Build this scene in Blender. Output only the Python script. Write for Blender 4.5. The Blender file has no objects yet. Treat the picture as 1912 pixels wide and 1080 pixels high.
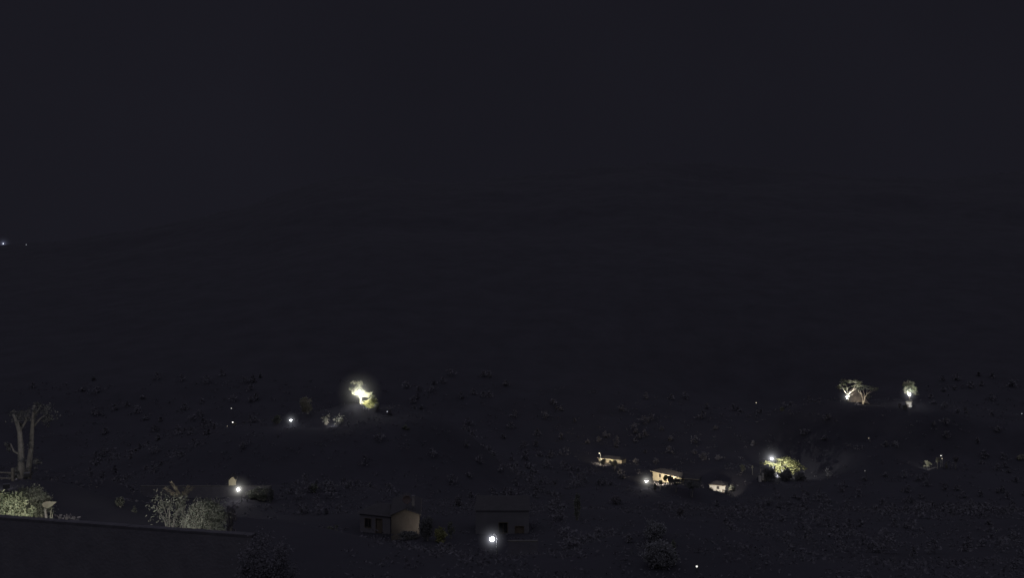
import bpy, math, random
from mathutils import Vector, noise

# ------------------------------------------------------------------ basics
scene = bpy.context.scene
C = scene.collection
F = 1656.0                       # focal length in photo pixels, level camera, horizon at row 540
rnd = random.Random(7)

def P(x, y, D):
    return Vector(((x - 956.0) / F * D, D, -(y - 540.0) / F * D))

def lerp(a, b, t):
    return a + (b - a) * t

def interp(tab, v):
    if v <= tab[0][0]:
        return tab[0][1]
    for (a, za), (b, zb) in zip(tab, tab[1:]):
        if v <= b:
            t = (v - a) / (b - a)
            return lerp(za, zb, t)
    return tab[-1][1]

# ------------------------------------------------------------------ terrain height
RIDGE = [(-2200, 520), (-600, 490), (0, 462), (150, 447), (300, 417), (450, 385), (600, 337), (700, 320), (850, 326),
         (1000, 319), (1100, 309), (1230, 298), (1350, 309), (1450, 318), (1600, 322), (1750, 330),
         (1912, 326), (2600, 345), (4200, 430)]
PROF = [(-400, 30), (-100, -2), (0, -6), (20, -9.7), (32, -11.2), (45, -14), (60, -18.5), (75, -22), (100, -27.5), (130, -32.8),
        (200, -50.5), (260, -64), (290, -69), (340, -66), (400, -49)]
CTRL = []
def ctrl(x, y, D):
    p = P(x, y, D)
    CTRL.append((p.x, p.y, p.z, 4 + 0.05 * D))

for c in [(-60, 996, 38), (40, 998, 39), (110, 1000, 40), (40, 900, 56), (70, 900, 57), (0, 905, 48), (-60, 905, 50),
          (300, 1010, 44), (360, 1012, 44), (420, 1012, 46), (200, 1002, 45),
          (290, 934, 130), (380, 934, 130), (445, 934, 128), (505, 934, 130),
          (690, 1012, 102), (760, 1012, 99), (790, 1010, 94), (840, 1012, 95), (920, 1100, 76), (1000, 1100, 78),
          (1215, 1050, 52), (1232, 1015, 62), (1240, 985, 75), (1300, 1072, 50),
          (1218, 897, 290), (1290, 904, 278), (1207, 913, 272), (1325, 928, 293), (1356, 930, 288), (1372, 925, 287),
          (1340, 944, 268), (1300, 940, 262), (1375, 938, 268), (1240, 935, 255), (1120, 867, 334), (1165, 872, 322), (1119, 866, 330), (1285, 907, 276), (1310, 919, 276),
          (1441, 886, 310), (1465, 891, 310), (1500, 892, 311), (1419, 900, 301), (1386, 880, 308),
          (1580, 750, 342), (1612, 757, 340), (1640, 757, 342), (1698, 748, 342), (1698, 763, 336), (1660, 757, 340),
          (1730, 872, 300), (1760, 872, 300), (1785, 872, 300),
          (650, 757, 250), (673, 755, 250), (704, 764, 249), (728, 777, 246),
          (543, 800, 246), (515, 792, 246), (575, 772, 250), (620, 797, 243), (430, 802, 300), (434, 805, 300),
          (1412, 764, 420), (1460, 775, 415), (1622, 832, 320), (1615, 894, 290), (1905, 786, 330), (1803, 772, 345),
          (585, 925, 135), (223, 950, 120), (250, 978, 100)]:
    ctrl(*c)

def base_z(X, Y):
    if Y <= 400:
        return interp(PROF, Y)
    t = X / Y
    yr = interp(RIDGE, 956 + t * F)
    R = (540 - yr) / F * 1500
    if Y <= 1500:
        s = (Y - 400) / 1100.0
        return -48 + (R + 48) * s ** 0.92
    return R - (Y - 1500) * 0.25

def G(X, Y, detail=False):
    b = base_z(X, Y)
    R0 = max(7.0, 0.10 * Y)
    w0 = 1.0 / R0 ** 4
    sw, sz = w0, w0 * b
    for (cx, cy, cz, r) in CTRL:
        d2 = (X - cx) ** 2 + (Y - cy) ** 2
        w = 1.0 / (d2 + 1.0) ** 2
        sw += w
        sz += w * cz
    z = sz / sw
    if Y > 450:
        a = min(1.0, (Y - 450) / 500.0)
        z += a * 14 * noise.fractal(Vector((X * 0.004, Y * 0.004, 3.1)), 0.9, 2.1, 5)
        z += a * 0.7 * noise.noise(Vector((X * 0.06, Y * 0.06, 9.1)))
    elif detail:
        z += 0.10 * noise.noise(Vector((X * 0.5, Y * 0.5, 1.3)))
    return z

def on_ground(x, D):
    X = (x - 956) / F * D
    return Vector((X, D, G(X, D)))

# ------------------------------------------------------------------ materials
def new_mat(name):
    m = bpy.data.materials.new(name)
    m.use_nodes = True
    nt = m.node_tree
    nt.nodes.clear()
    out = nt.nodes.new('ShaderNodeOutputMaterial')
    return m, nt, out

def surface(name, c1, c2, scale=3.0, rough=0.9, bump=0.2, bscale=None, metallic=0.0):
    m, nt, out = new_mat(name)
    N = nt.nodes.new
    tc = N('ShaderNodeTexCoord')
    nz = N('ShaderNodeTexNoise'); nz.inputs['Scale'].default_value = scale; nz.inputs['Detail'].default_value = 8
    nz.inputs['Roughness'].default_value = 0.65
    rp = N('ShaderNodeValToRGB')
    rp.color_ramp.elements[0].position = 0.3; rp.color_ramp.elements[0].color = (*c1, 1)
    rp.color_ramp.elements[1].position = 0.7; rp.color_ramp.elements[1].color = (*c2, 1)
    bs = N('ShaderNodeBsdfPrincipled'); bs.inputs['Roughness'].default_value = rough
    bs.inputs['Metallic'].default_value = metallic
    bs.inputs['Specular IOR Level'].default_value = 0.2
    n2 = N('ShaderNodeTexNoise'); n2.inputs['Scale'].default_value = bscale or scale * 6; n2.inputs['Detail'].default_value = 6
    bp = N('ShaderNodeBump'); bp.inputs['Strength'].default_value = bump; bp.inputs['Distance'].default_value = 0.05
    l = nt.links.new
    l(tc.outputs['Object'], nz.inputs['Vector']); l(tc.outputs['Object'], n2.inputs['Vector'])
    l(nz.outputs['Fac'], rp.inputs['Fac']); l(rp.outputs['Color'], bs.inputs['Base Color'])
    l(n2.outputs['Fac'], bp.inputs['Height']); l(bp.outputs['Normal'], bs.inputs['Normal'])
    l(bs.outputs['BSDF'], out.inputs['Surface'])
    return m

def leaf_mat(name, c1, c2, trans=0.3):
    m, nt, out = new_mat(name)
    N = nt.nodes.new
    geo = N('ShaderNodeNewGeometry')
    tc = N('ShaderNodeTexCoord')
    nz = N('ShaderNodeTexNoise'); nz.inputs['Scale'].default_value = 0.9; nz.inputs['Detail'].default_value = 3
    mx = N('ShaderNodeMath'); mx.operation = 'ADD'
    hf = N('ShaderNodeMath'); hf.operation = 'MULTIPLY'; hf.inputs[1].default_value = 0.5
    rp = N('ShaderNodeValToRGB')
    rp.color_ramp.elements[0].position = 0.25; rp.color_ramp.elements[0].color = (*c1, 1)
    rp.color_ramp.elements[1].position = 0.75; rp.color_ramp.elements[1].color = (*c2, 1)
    d = N('ShaderNodeBsdfDiffuse'); t = N('ShaderNodeBsdfTranslucent'); mix = N('ShaderNodeMixShader')
    mix.inputs[0].default_value = trans
    l = nt.links.new
    l(tc.outputs['Object'], nz.inputs['Vector'])
    l(nz.outputs['Fac'], mx.inputs[0]); l(geo.outputs['Random Per Island'], mx.inputs[1])
    l(mx.outputs[0], hf.inputs[0]); l(hf.outputs[0], rp.inputs['Fac'])
    l(rp.outputs['Color'], d.inputs['Color']); l(rp.outputs['Color'], t.inputs['Color'])
    l(d.outputs[0], mix.inputs[1]); l(t.outputs[0], mix.inputs[2]); l(mix.outputs[0], out.inputs['Surface'])
    return m

_em = {}
def emit_mat(color, strength):
    key = (color, round(strength, 3))
    if key not in _em:
        m, nt, out = new_mat('lamp_light')
        e = nt.nodes.new('ShaderNodeEmission')
        e.inputs['Color'].default_value = (*color, 1); e.inputs['Strength'].default_value = strength
        nt.links.new(e.outputs[0], out.inputs['Surface'])
        _em[key] = m
    return _em[key]

def glow_mat(color, strength, radius, eps=0.02):
    """lamp halo painted as a self-glowing volume: strength falls off with distance from the bulb"""
    m, nt, out = new_mat('painted_glow')
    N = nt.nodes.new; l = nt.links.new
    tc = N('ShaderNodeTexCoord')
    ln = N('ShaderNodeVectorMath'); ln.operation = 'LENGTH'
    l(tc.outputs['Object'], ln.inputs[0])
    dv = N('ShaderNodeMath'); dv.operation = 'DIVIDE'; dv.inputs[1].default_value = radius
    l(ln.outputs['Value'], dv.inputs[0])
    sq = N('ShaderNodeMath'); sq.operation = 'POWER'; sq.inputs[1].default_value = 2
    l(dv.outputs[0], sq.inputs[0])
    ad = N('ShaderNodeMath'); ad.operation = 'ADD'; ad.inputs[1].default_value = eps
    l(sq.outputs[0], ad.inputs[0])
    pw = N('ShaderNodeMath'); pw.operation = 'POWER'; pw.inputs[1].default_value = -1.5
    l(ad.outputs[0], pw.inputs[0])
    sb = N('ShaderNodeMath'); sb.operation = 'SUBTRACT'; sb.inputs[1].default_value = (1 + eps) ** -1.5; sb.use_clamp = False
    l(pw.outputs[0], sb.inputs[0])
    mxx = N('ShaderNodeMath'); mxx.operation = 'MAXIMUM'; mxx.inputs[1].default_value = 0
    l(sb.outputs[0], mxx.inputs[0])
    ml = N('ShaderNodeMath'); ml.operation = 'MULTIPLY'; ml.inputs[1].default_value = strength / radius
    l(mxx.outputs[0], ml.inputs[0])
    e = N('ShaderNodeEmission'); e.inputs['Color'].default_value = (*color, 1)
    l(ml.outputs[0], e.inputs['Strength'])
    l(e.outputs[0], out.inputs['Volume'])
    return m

M = {
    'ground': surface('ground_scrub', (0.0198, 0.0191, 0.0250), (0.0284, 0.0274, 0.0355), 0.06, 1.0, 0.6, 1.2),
    'bank': surface('bare_earth', (0.14, 0.12, 0.095), (0.22, 0.19, 0.155), 1.1, 1.0, 0.5),
    'stone': surface('dark_stone', (0.070, 0.067, 0.079), (0.096, 0.092, 0.105), 1.5, 0.95, 0.5),
    'coping': surface('pale_coping', (0.045, 0.044, 0.042), (0.095, 0.09, 0.085), 2.0, 0.9, 0.3),
    'darkcoping': surface('dark_coping', (0.042, 0.040, 0.047), (0.066, 0.063, 0.072), 2.0, 0.9, 0.3),
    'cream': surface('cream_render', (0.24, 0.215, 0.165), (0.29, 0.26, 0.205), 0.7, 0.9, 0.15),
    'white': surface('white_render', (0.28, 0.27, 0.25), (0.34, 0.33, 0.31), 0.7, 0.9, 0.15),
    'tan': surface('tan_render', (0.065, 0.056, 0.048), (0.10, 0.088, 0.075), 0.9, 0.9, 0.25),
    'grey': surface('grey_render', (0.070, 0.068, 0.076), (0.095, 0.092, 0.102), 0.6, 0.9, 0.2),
    'roof': surface('dark_clay_tile', (0.025, 0.0235, 0.0265), (0.036, 0.034, 0.0375), 1.6, 0.9, 0.5),
    'eave': surface('pale_fascia', (0.22, 0.195, 0.15), (0.28, 0.25, 0.195), 1.2, 0.8, 0.1),
    'glass': surface('dark_glass', (0.012, 0.012, 0.014), (0.02, 0.02, 0.022), 1.0, 0.15, 0.0),
    'wood': surface('weathered_wood', (0.095, 0.088, 0.078), (0.155, 0.145, 0.13), 3.0, 0.9, 0.5),
    'door': surface('dark_door', (0.05, 0.04, 0.032), (0.08, 0.065, 0.05), 2.0, 0.7, 0.3),
    'metal': surface('dark_metal', (0.06, 0.06, 0.065), (0.10, 0.10, 0.105), 4.0, 0.5, 0.1, metallic=0.4),
    'bark': surface('grey_bark', (0.11, 0.105, 0.10), (0.22, 0.21, 0.19), 5.0, 1.0, 0.8),
    'palebark': surface('pale_bark', (0.25, 0.22, 0.17), (0.37, 0.33, 0.26), 2.5, 1.0, 0.6),
    'leaf': leaf_mat('mid_leaf', (0.065, 0.075, 0.050), (0.150, 0.160, 0.105)),
    'leafy': leaf_mat('yellow_green_leaf', (0.10, 0.105, 0.045), (0.29, 0.28, 0.14)),
    'leafg': leaf_mat('grey_green_leaf', (0.085, 0.090, 0.077), (0.18, 0.186, 0.155)),
    'leafd': leaf_mat('dark_leaf', (0.080, 0.081, 0.083), (0.13, 0.131, 0.13), 0.2),
    'leafb': leaf_mat('dry_leaf', (0.17, 0.15, 0.11), (0.34, 0.30, 0.22)),
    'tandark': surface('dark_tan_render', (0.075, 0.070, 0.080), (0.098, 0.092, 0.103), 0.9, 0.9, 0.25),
    'leafpale': leaf_mat('pale_grey_leaf', (0.13, 0.13, 0.14), (0.22, 0.22, 0.23), 0.25),
    'leafm': leaf_mat('pale_olive_leaf', (0.10, 0.103, 0.07), (0.235, 0.23, 0.165)),
    'leafw': leaf_mat('waxy_leaf', (0.16, 0.155, 0.12), (0.27, 0.26, 0.21)),
    'leafp': leaf_mat('purple_grey_leaf', (0.09, 0.085, 0.095), (0.16, 0.15, 0.165)),
}

# ------------------------------------------------------------------ mesh builder
class MB:
    def __init__(s):
        s.v = []; s.f = []
    def box(s, x0, x1, y0, y1, z0, z1):
        b = len(s.v)
        s.v += [(x0, y0, z0), (x1, y0, z0), (x1, y1, z0), (x0, y1, z0), (x0, y0, z1), (x1, y0, z1), (x1, y1, z1), (x0, y1, z1)]
        for q in ((0, 3, 2, 1), (4, 5, 6, 7), (0, 1, 5, 4), (1, 2, 6, 5), (2, 3, 7, 6), (3, 0, 4, 7)):
            s.f.append(tuple(b + i for i in q))
        return s
    def poly(s, pts):
        b = len(s.v); s.v += [tuple(p) for p in pts]; s.f.append(tuple(range(b, b + len(pts)))); return s
    def slab(s, pts, t):
        """a flat polygon given thickness t downward"""
        n = len(pts); b = len(s.v)
        s.v += [tuple(p) for p in pts] + [(p[0], p[1], p[2] - t) for p in pts]
        s.f.append(tuple(range(b, b + n))); s.f.append(tuple(b + n + i for i in reversed(range(n))))
        for i in range(n):
            j = (i + 1) % n
            s.f.append((b + i, b + n + i, b + n + j, b + j))
        return s
    def tube(s, pts, radii, n=7):
        pts = [Vector(p) for p in pts]
        rings = []
        for i, p in enumerate(pts):
            d = (pts[min(i + 1, len(pts) - 1)] - pts[max(i - 1, 0)]).normalized()
            a = d.cross(Vector((0, 1, 0.13)))
            if a.length < 0.05:
                a = d.cross(Vector((1, 0, 0)))
            a.normalize(); c = d.cross(a)
            b = len(s.v)
            for k in range(n):
                t = 2 * math.pi * k / n
                s.v.append(tuple(p + (a * math.cos(t) + c * math.sin(t)) * radii[i]))
            rings.append(b)
        for r0, r1 in zip(rings, rings[1:]):
            for k in range(n):
                s.f.append((r0 + k, r0 + (k + 1) % n, r1 + (k + 1) % n, r1 + k))
        s.f.append(tuple(rings[0] + k for k in reversed(range(n)))); s.f.append(tuple(rings[-1] + k for k in range(n)))
        return s
    def lathe(s, c, prof, n=14):
        """prof: (radius, z) rings around a vertical axis at c"""
        b0 = len(s.v)
        for r, z in prof:
            for k in range(n):
                t = 2 * math.pi * k / n
                s.v.append((c[0] + r * math.cos(t), c[1] + r * math.sin(t), c[2] + z))
        for i in range(len(prof) - 1):
            for k in range(n):
                a = b0 + i * n + k; b = b0 + i * n + (k + 1) % n
                s.f.append((a, b, b + n, a + n))
        s.f.append(tuple(b0 + k for k in reversed(range(n))))
        s.f.append(tuple(b0 + (len(prof) - 1) * n + k for k in range(n)))
        return s
    def ball(s, c, r, n=12, m=8):
        prof = [(max(1e-3, r * math.sin(math.pi * i / m)), -r * math.cos(math.pi * i / m)) for i in range(m + 1)]
        return s.lathe(c, prof, n)
    def leaf(s, c, size, rng, droop=0.0):
        n = Vector((rng.gauss(0, 1), rng.gauss(0, 1), rng.gauss(0, 1)))
        if n.length < 1e-3: n = Vector((0, 0, 1))
        n.normalize()
        a = n.orthogonal().normalized(); t = rng.uniform(0, 6.28)
        u = (a * math.cos(t) + n.cross(a) * math.sin(t)); w = n.cross(u)
        u = u * size * rng.uniform(0.6, 1.2); w = w * size * rng.uniform(0.25, 0.55)
        c = Vector(c); b = len(s.v)
        s.v += [tuple(c - u), tuple(c + w + n * size * 0.12), tuple(c + u), tuple(c - w + n * size * 0.12)]
        s.f.append((b, b + 1, b + 2, b + 3))
    def foliage(s, c, rad, n, size, rng, clumps=14, spread=0.26, shell=0.55):
        c = Vector(c); cl = []
        for _ in range(clumps):
            while True:
                p = Vector((rng.uniform(-1, 1), rng.uniform(-1, 1), rng.uniform(-1, 1)))
                if shell <= p.length <= 1.0: break
            cl.append((p, rng.uniform(0.6, 1.3)))
        for i in range(n):
            p, k = cl[rng.randrange(clumps)]
            q = p + Vector((rng.gauss(0, 1), rng.gauss(0, 1), rng.gauss(0, 0.8))) * spread * k
            s.leaf(c + Vector((q.x * rad[0], q.y * rad[1], q.z * rad[2])), size, rng)
        return s
    def blade(s, base, tip, width, sag=0.2, n=5):
        base = Vector(base); tip = Vector(tip); d = tip - base
        side = d.cross(Vector((0, 0.9, 0.4)))
        if side.length < 1e-3: side = Vector((1, 0, 0))
        side.normalize()
        b = len(s.v)
        for i in range(n + 1):
            t = i / n
            p = base + d * t - Vector((0, 0, sag * d.length * (t * t - t * 0.0) * 0.6)) + Vector((0, 0, sag * d.length * 0.6 * t))
            w = width * 0.5 * (0.35 + 2.6 * t if t < 0.25 else (1 - t) / 0.75 + 0.004)
            s.v += [tuple(p - side * w), tuple(p + side * w)]
        for i in range(n):
            s.f.append((b + 2 * i, b + 2 * i + 1, b + 2 * i + 3, b + 2 * i + 2))
        return s
    def build(s, name, mat, parent=None, smooth=False):
        me = bpy.data.meshes.new(name); me.from_pydata(s.v, [], s.f); me.update()
        me.materials.append(mat)
        if smooth:
            me.polygons.foreach_set('use_smooth', [True] * len(me.polygons))
        o = bpy.data.objects.new(name, me); C.objects.link(o)
        if parent: o.parent = parent
        return o

def thing(name, label, cat, loc, rotz=0.0, group=None):
    o = bpy.data.objects.new(name, None); C.objects.link(o)
    o.empty_display_size = 0.3
    o.location = loc; o.rotation_euler = (0, 0, rotz)
    o['label'] = label; o['category'] = cat
    if group: o['group'] = group
    return o

# ------------------------------------------------------------------ the setting
def build_ground():
    mb = MB()
    rows = []
    y = -80.0
    while y < 2600:
        rows.append(y)
        y += 3.0 if y < 20 else max(1.2, min(16.0, 0.02 * y))
    us = [-2.4 + 4.8 * i / 260 for i in range(261)]
    for Y in rows:
        for u in us:
            uu = u * abs(u) * 0.22 + u * 0.47
            X = uu * (max(Y, 0) + 60)
            mb.v.append((X, Y, G(X, Y, True)))
    n = len(us)
    for i in range(len(rows) - 1):
        for j in range(n - 1):
            a = i * n + j
            mb.f.append((a, a + 1, a + n + 1, a + n))
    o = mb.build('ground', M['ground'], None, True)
    o['kind'] = 'structure'
build_ground()

# bare earth bank behind the two lit trees on the far slope
def build_bank():
    mb = MB(); nx, ny = 22, 12
    for j in range(ny + 1):
        for i in range(nx + 1):
            u = i / nx; v = j / ny
            X = (lerp(1580, 1622, u) - 956) / F * 345
            Y = 343.0 + 5.0 * v
            e = math.sin(math.pi * min(1, max(0, u))) ** 0.5
            z = -43.9 + (5.0 * v ** 0.8) * e - (1 - e) * 1.2
            z += 0.22 * noise.noise(Vector((X * 0.7, v * 5, 2)))
            mb.v.append((X, Y, z))
    for j in range(ny):
        for i in range(nx):
            a = j * (nx + 1) + i
            mb.f.append((a, a + 1, a + nx + 2, a + nx + 1))
    o = mb.build('bank', M['bank'], None, True); o['kind'] = 'structure'
build_bank()

# ------------------------------------------------------------------ lamps
WHITE = (1.0, 0.97, 0.92); COOL = (0.86, 0.90, 1.0); WARM = (1.0, 0.86, 0.62)

def street_lamp(label, x, y, D, power, r=0.14, color=WHITE, halo=0.0, halo_px=0, halo_color=None, arm=0.5, name='street_lamp', group=None, hood=True, eps=0.02, beam=None):
    top = P(x, y, D)
    g = G(top.x, top.y) - 0.05
    root = thing(name, label, 'street lamp' if name == 'street_lamp' else 'lamp', (top.x, top.y, g), 0, group)
    h = top.z - g
    pole = MB()
    px = arm
    pr = 0.05 + 0.004 * h
    if h < 1.6:
        px = 0.0
        pole.tube([(0, 0.25, 0), (0, 0.25, h + 0.25)], [pr, pr * 0.8], 8)
    else:
        pole.lathe((px, 0, 0), [(pr * 2.0, 0), (pr * 2.0, 0.25), (pr * 1.2, 0.35), (pr, h * 0.5), (pr * 0.75, h)], 10)
    pole.build('pole', M['metal'], root)
    if h >= 1.6:
        am = MB(); am.tube([(px, 0, h - 0.1), (px * 0.8, 0, h + r + 0.22), (px * 0.3, 0, h + r + 0.3), (0, 0, h + r + 0.22)], [pr * 0.6] * 4, 7)
        am.build('arm', M['metal'], root)
    if hood:
        hd = MB()
        hd.lathe((0, 0, h), [(r * 1.7, r * 0.55), (r * 1.75, r * 0.7), (r * 1.3, r * 1.35), (r * 0.4, r * 1.7 + 0.08)], 16)
        hd.build('lamp_hood', M['metal'], root)
    S = power / (4 * math.pi ** 2 * r * r)
    b = MB(); b.ball((0, 0, h), r, 12, 8)
    b.build('bulb', emit_mat(color, S), root, True)
    if beam:
        bx, by, bD, bp, cone = beam
        tgt = P(bx, by, bD); d = (tgt - top).normalized()
        ld = bpy.data.lights.new('lamp_beam', 'SPOT'); ld.energy = bp; ld.color = color; ld.spot_size = math.radians(cone)
        ld.spot_blend = 0.6; ld.shadow_soft_size = 0.05
        lo = bpy.data.objects.new('lamp_beam', ld); C.objects.link(lo); lo.parent = root
        lo.location = Vector((0, 0, h)) + d * (r + 0.08); lo.rotation_mode = 'QUATERNION'; lo.rotation_quaternion = d.to_track_quat('-Z', 'Y')
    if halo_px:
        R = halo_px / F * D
        hz = MB(); hz.ball((0, 0, 0), R, 20, 14)  # halo is painted: this ball emits the glow itself
        ho = hz.build('painted_glow', glow_mat(halo_color or color, halo, R, eps), root)
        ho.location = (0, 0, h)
    return root

def fill_light(label, loc, target, power, cone=80, color=WARM, blend=0.7, name='fill_light'):  # unseen spot lights, added to brighten plants, trees and walls
    loc = Vector(loc); target = Vector(target)
    g = G(loc.x, loc.y); loc.z = max(loc.z, g + 0.32)
    root = thing(name, label, 'fill_light', (loc.x, loc.y, g))
    h = loc.z - g
    d = (target - loc).normalized()
    rot = d.to_track_quat('-Z', 'Y')
    st = MB(); st.tube([(0, 0, 0), (0, 0, h)], [0.045, 0.04], 8); st.build('stake', M['metal'], root)
    hs = MB()
    hs.box(-0.16, 0.16, -0.12, -0.10, -0.06, 0.12); hs.box(-0.16, 0.16, 0.10, 0.12, -0.06, 0.12)
    hs.box(-0.16, -0.14, -0.10, 0.10, -0.06, 0.12); hs.box(0.14, 0.16, -0.10, 0.10, -0.06, 0.12)
    hs.box(-0.16, 0.16, -0.12, 0.12, 0.121, 0.15)
    ho = hs.build('added_housing', M['metal'], root); ho.location = (0, 0, h); ho.rotation_mode = 'QUATERNION'; ho.rotation_quaternion = rot
    ld = bpy.data.lights.new('fill_beam', 'SPOT'); ld.energy = power; ld.color = color; ld.spot_size = math.radians(cone)
    ld.spot_blend = blend; ld.shadow_soft_size = 0.08
    lo = bpy.data.objects.new('fill_beam', ld); C.objects.link(lo); lo.parent = root
    lo.location = (0, 0, h); lo.rotation_mode = 'QUATERNION'; lo.rotation_quaternion = rot
    return root

def bollard(label, loc, power, color=WARM, r=0.07, name='garden_light'):
    loc = Vector(loc)
    g = G(loc.x, loc.y); loc.z = max(loc.z, g + 0.4)
    root = thing(name, label, 'garden light', (loc.x, loc.y, g))
    h = loc.z - g
    p = MB(); p.lathe((0, 0, 0), [(0.075, 0), (0.06, 0.05), (0.05, h - r * 1.3)], 10); p.build('post', M['metal'], root)
    b = MB(); b.ball((0, 0, h), r, 12, 8); b.build('bulb', emit_mat(color, power / (4 * math.pi ** 2 * r * r)), root, True)
    c = MB(); c.lathe((0, 0, h), [(r * 1.3, r * 1.05), (r * 1.3, r * 1.25), (0.01, r * 1.6)], 12); c.build('cap', M['metal'], root)
    return root

# ------------------------------------------------------------------ plants
def ray_depth(x, y, d0=50.0, d1=1400.0):
    d = d0
    while d < d1:
        if G((x - 956) / F * d, d) >= -(y - 540) / F * d:
            return d
        d *= 1.004
    return d1

def shrub(label, x, ytop, ybase, D, wpx, mat, leaf=0.12, dens=1.0, name='shrub', cat='shrub', group=None, seed=None, ground=None, shell=0.35, depth=None, stems=True):
    rng = random.Random(seed if seed is not None else int(x * 13 + ytop * 7))
    if D is None:
        D = ray_depth(x, ybase - 1)
        leaf = 0.0013 * D
    top = P(x, ytop, D); bot = P(x, ybase, D)
    g = G(top.x, top.y) if ground is None else ground
    if 0 < bot.z - g < 1.2:
        bot.z = g
    root = thing(name, label, cat, (top.x, top.y, g), 0, group)
    rx = wpx / 2 / F * D; ht = top.z - bot.z; rz = ht / 2
    cz = (top.z + bot.z) / 2 - g
    ry = depth or rx * 0.8
    if stems:
        s = MB()
        for k in range(5):
            a = rng.uniform(0, 6.28); rr = rng.uniform(0.2, 0.6)
            s.tube([(0.1 * math.cos(a), 0.1 * math.sin(a), -0.05), (rx * rr * 0.5 * math.cos(a), ry * rr * 0.5 * math.sin(a), cz * 0.55),
                    (rx * rr * math.cos(a), ry * rr * math.sin(a), cz + rz * 0.4)], [0.035 + rx * 0.012, 0.025 + rx * 0.008, 0.01], 6)
        s.build('stems', M['bark'], root)
    n = int(min(13000, max(160, 22 * dens * rx * rz / (leaf * leaf) * 0.9)))
    f = MB(); f.foliage((0, 0, cz), (rx * 0.84, ry * 0.84, rz * 0.84), n, leaf, rng, max(14, int(26 * dens)), 0.20 if dens < 3 else 0.15, shell)
    f.build('foliage', mat, root)
    return root

def tree(label, x, ybase, D, limbs, blobs, leaf, mat, bark, name='tree', seed=1, group=None, sink=0.1, dens=1.0):
    """limbs: list of [(px,py,depth offset)...] with start/end radii; blobs: (px,py,dy, rx_px, rz_px, n)"""
    rng = random.Random(seed)
    p0 = P(x, ybase, D)
    g = min(G(p0.x, p0.y), p0.z)
    root = thing(name, label, 'tree', (p0.x, p0.y, g - sink), 0, group)
    def L(px, py, dy=0.0):
        q = P(px, py, D) - Vector((p0.x, p0.y, g - sink)); q.y += dy; return q
    t = MB()
    for pts, r0, r1 in limbs:
        pp = [L(*q) for q in pts]
        if pts[0][1] >= ybase - 0.5:
            pp[0].z = 0.0
        n = len(pp)
        t.tube(pp, [lerp(r0, r1, i / (n - 1)) for i in range(n)], 8)
    t.build('trunk', M[bark], root, True)
    f = MB()
    for (px, py, dy, rx, rz, n) in blobs:
        n = int(n * dens); f.foliage(L(px, py, dy), (rx / F * D, rx / F * D * 0.8, rz / F * D), n, leaf, rng, max(6, n // 40), 0.24, 0.2)
    f.build('crown', M[mat], root)
    return root

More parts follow.
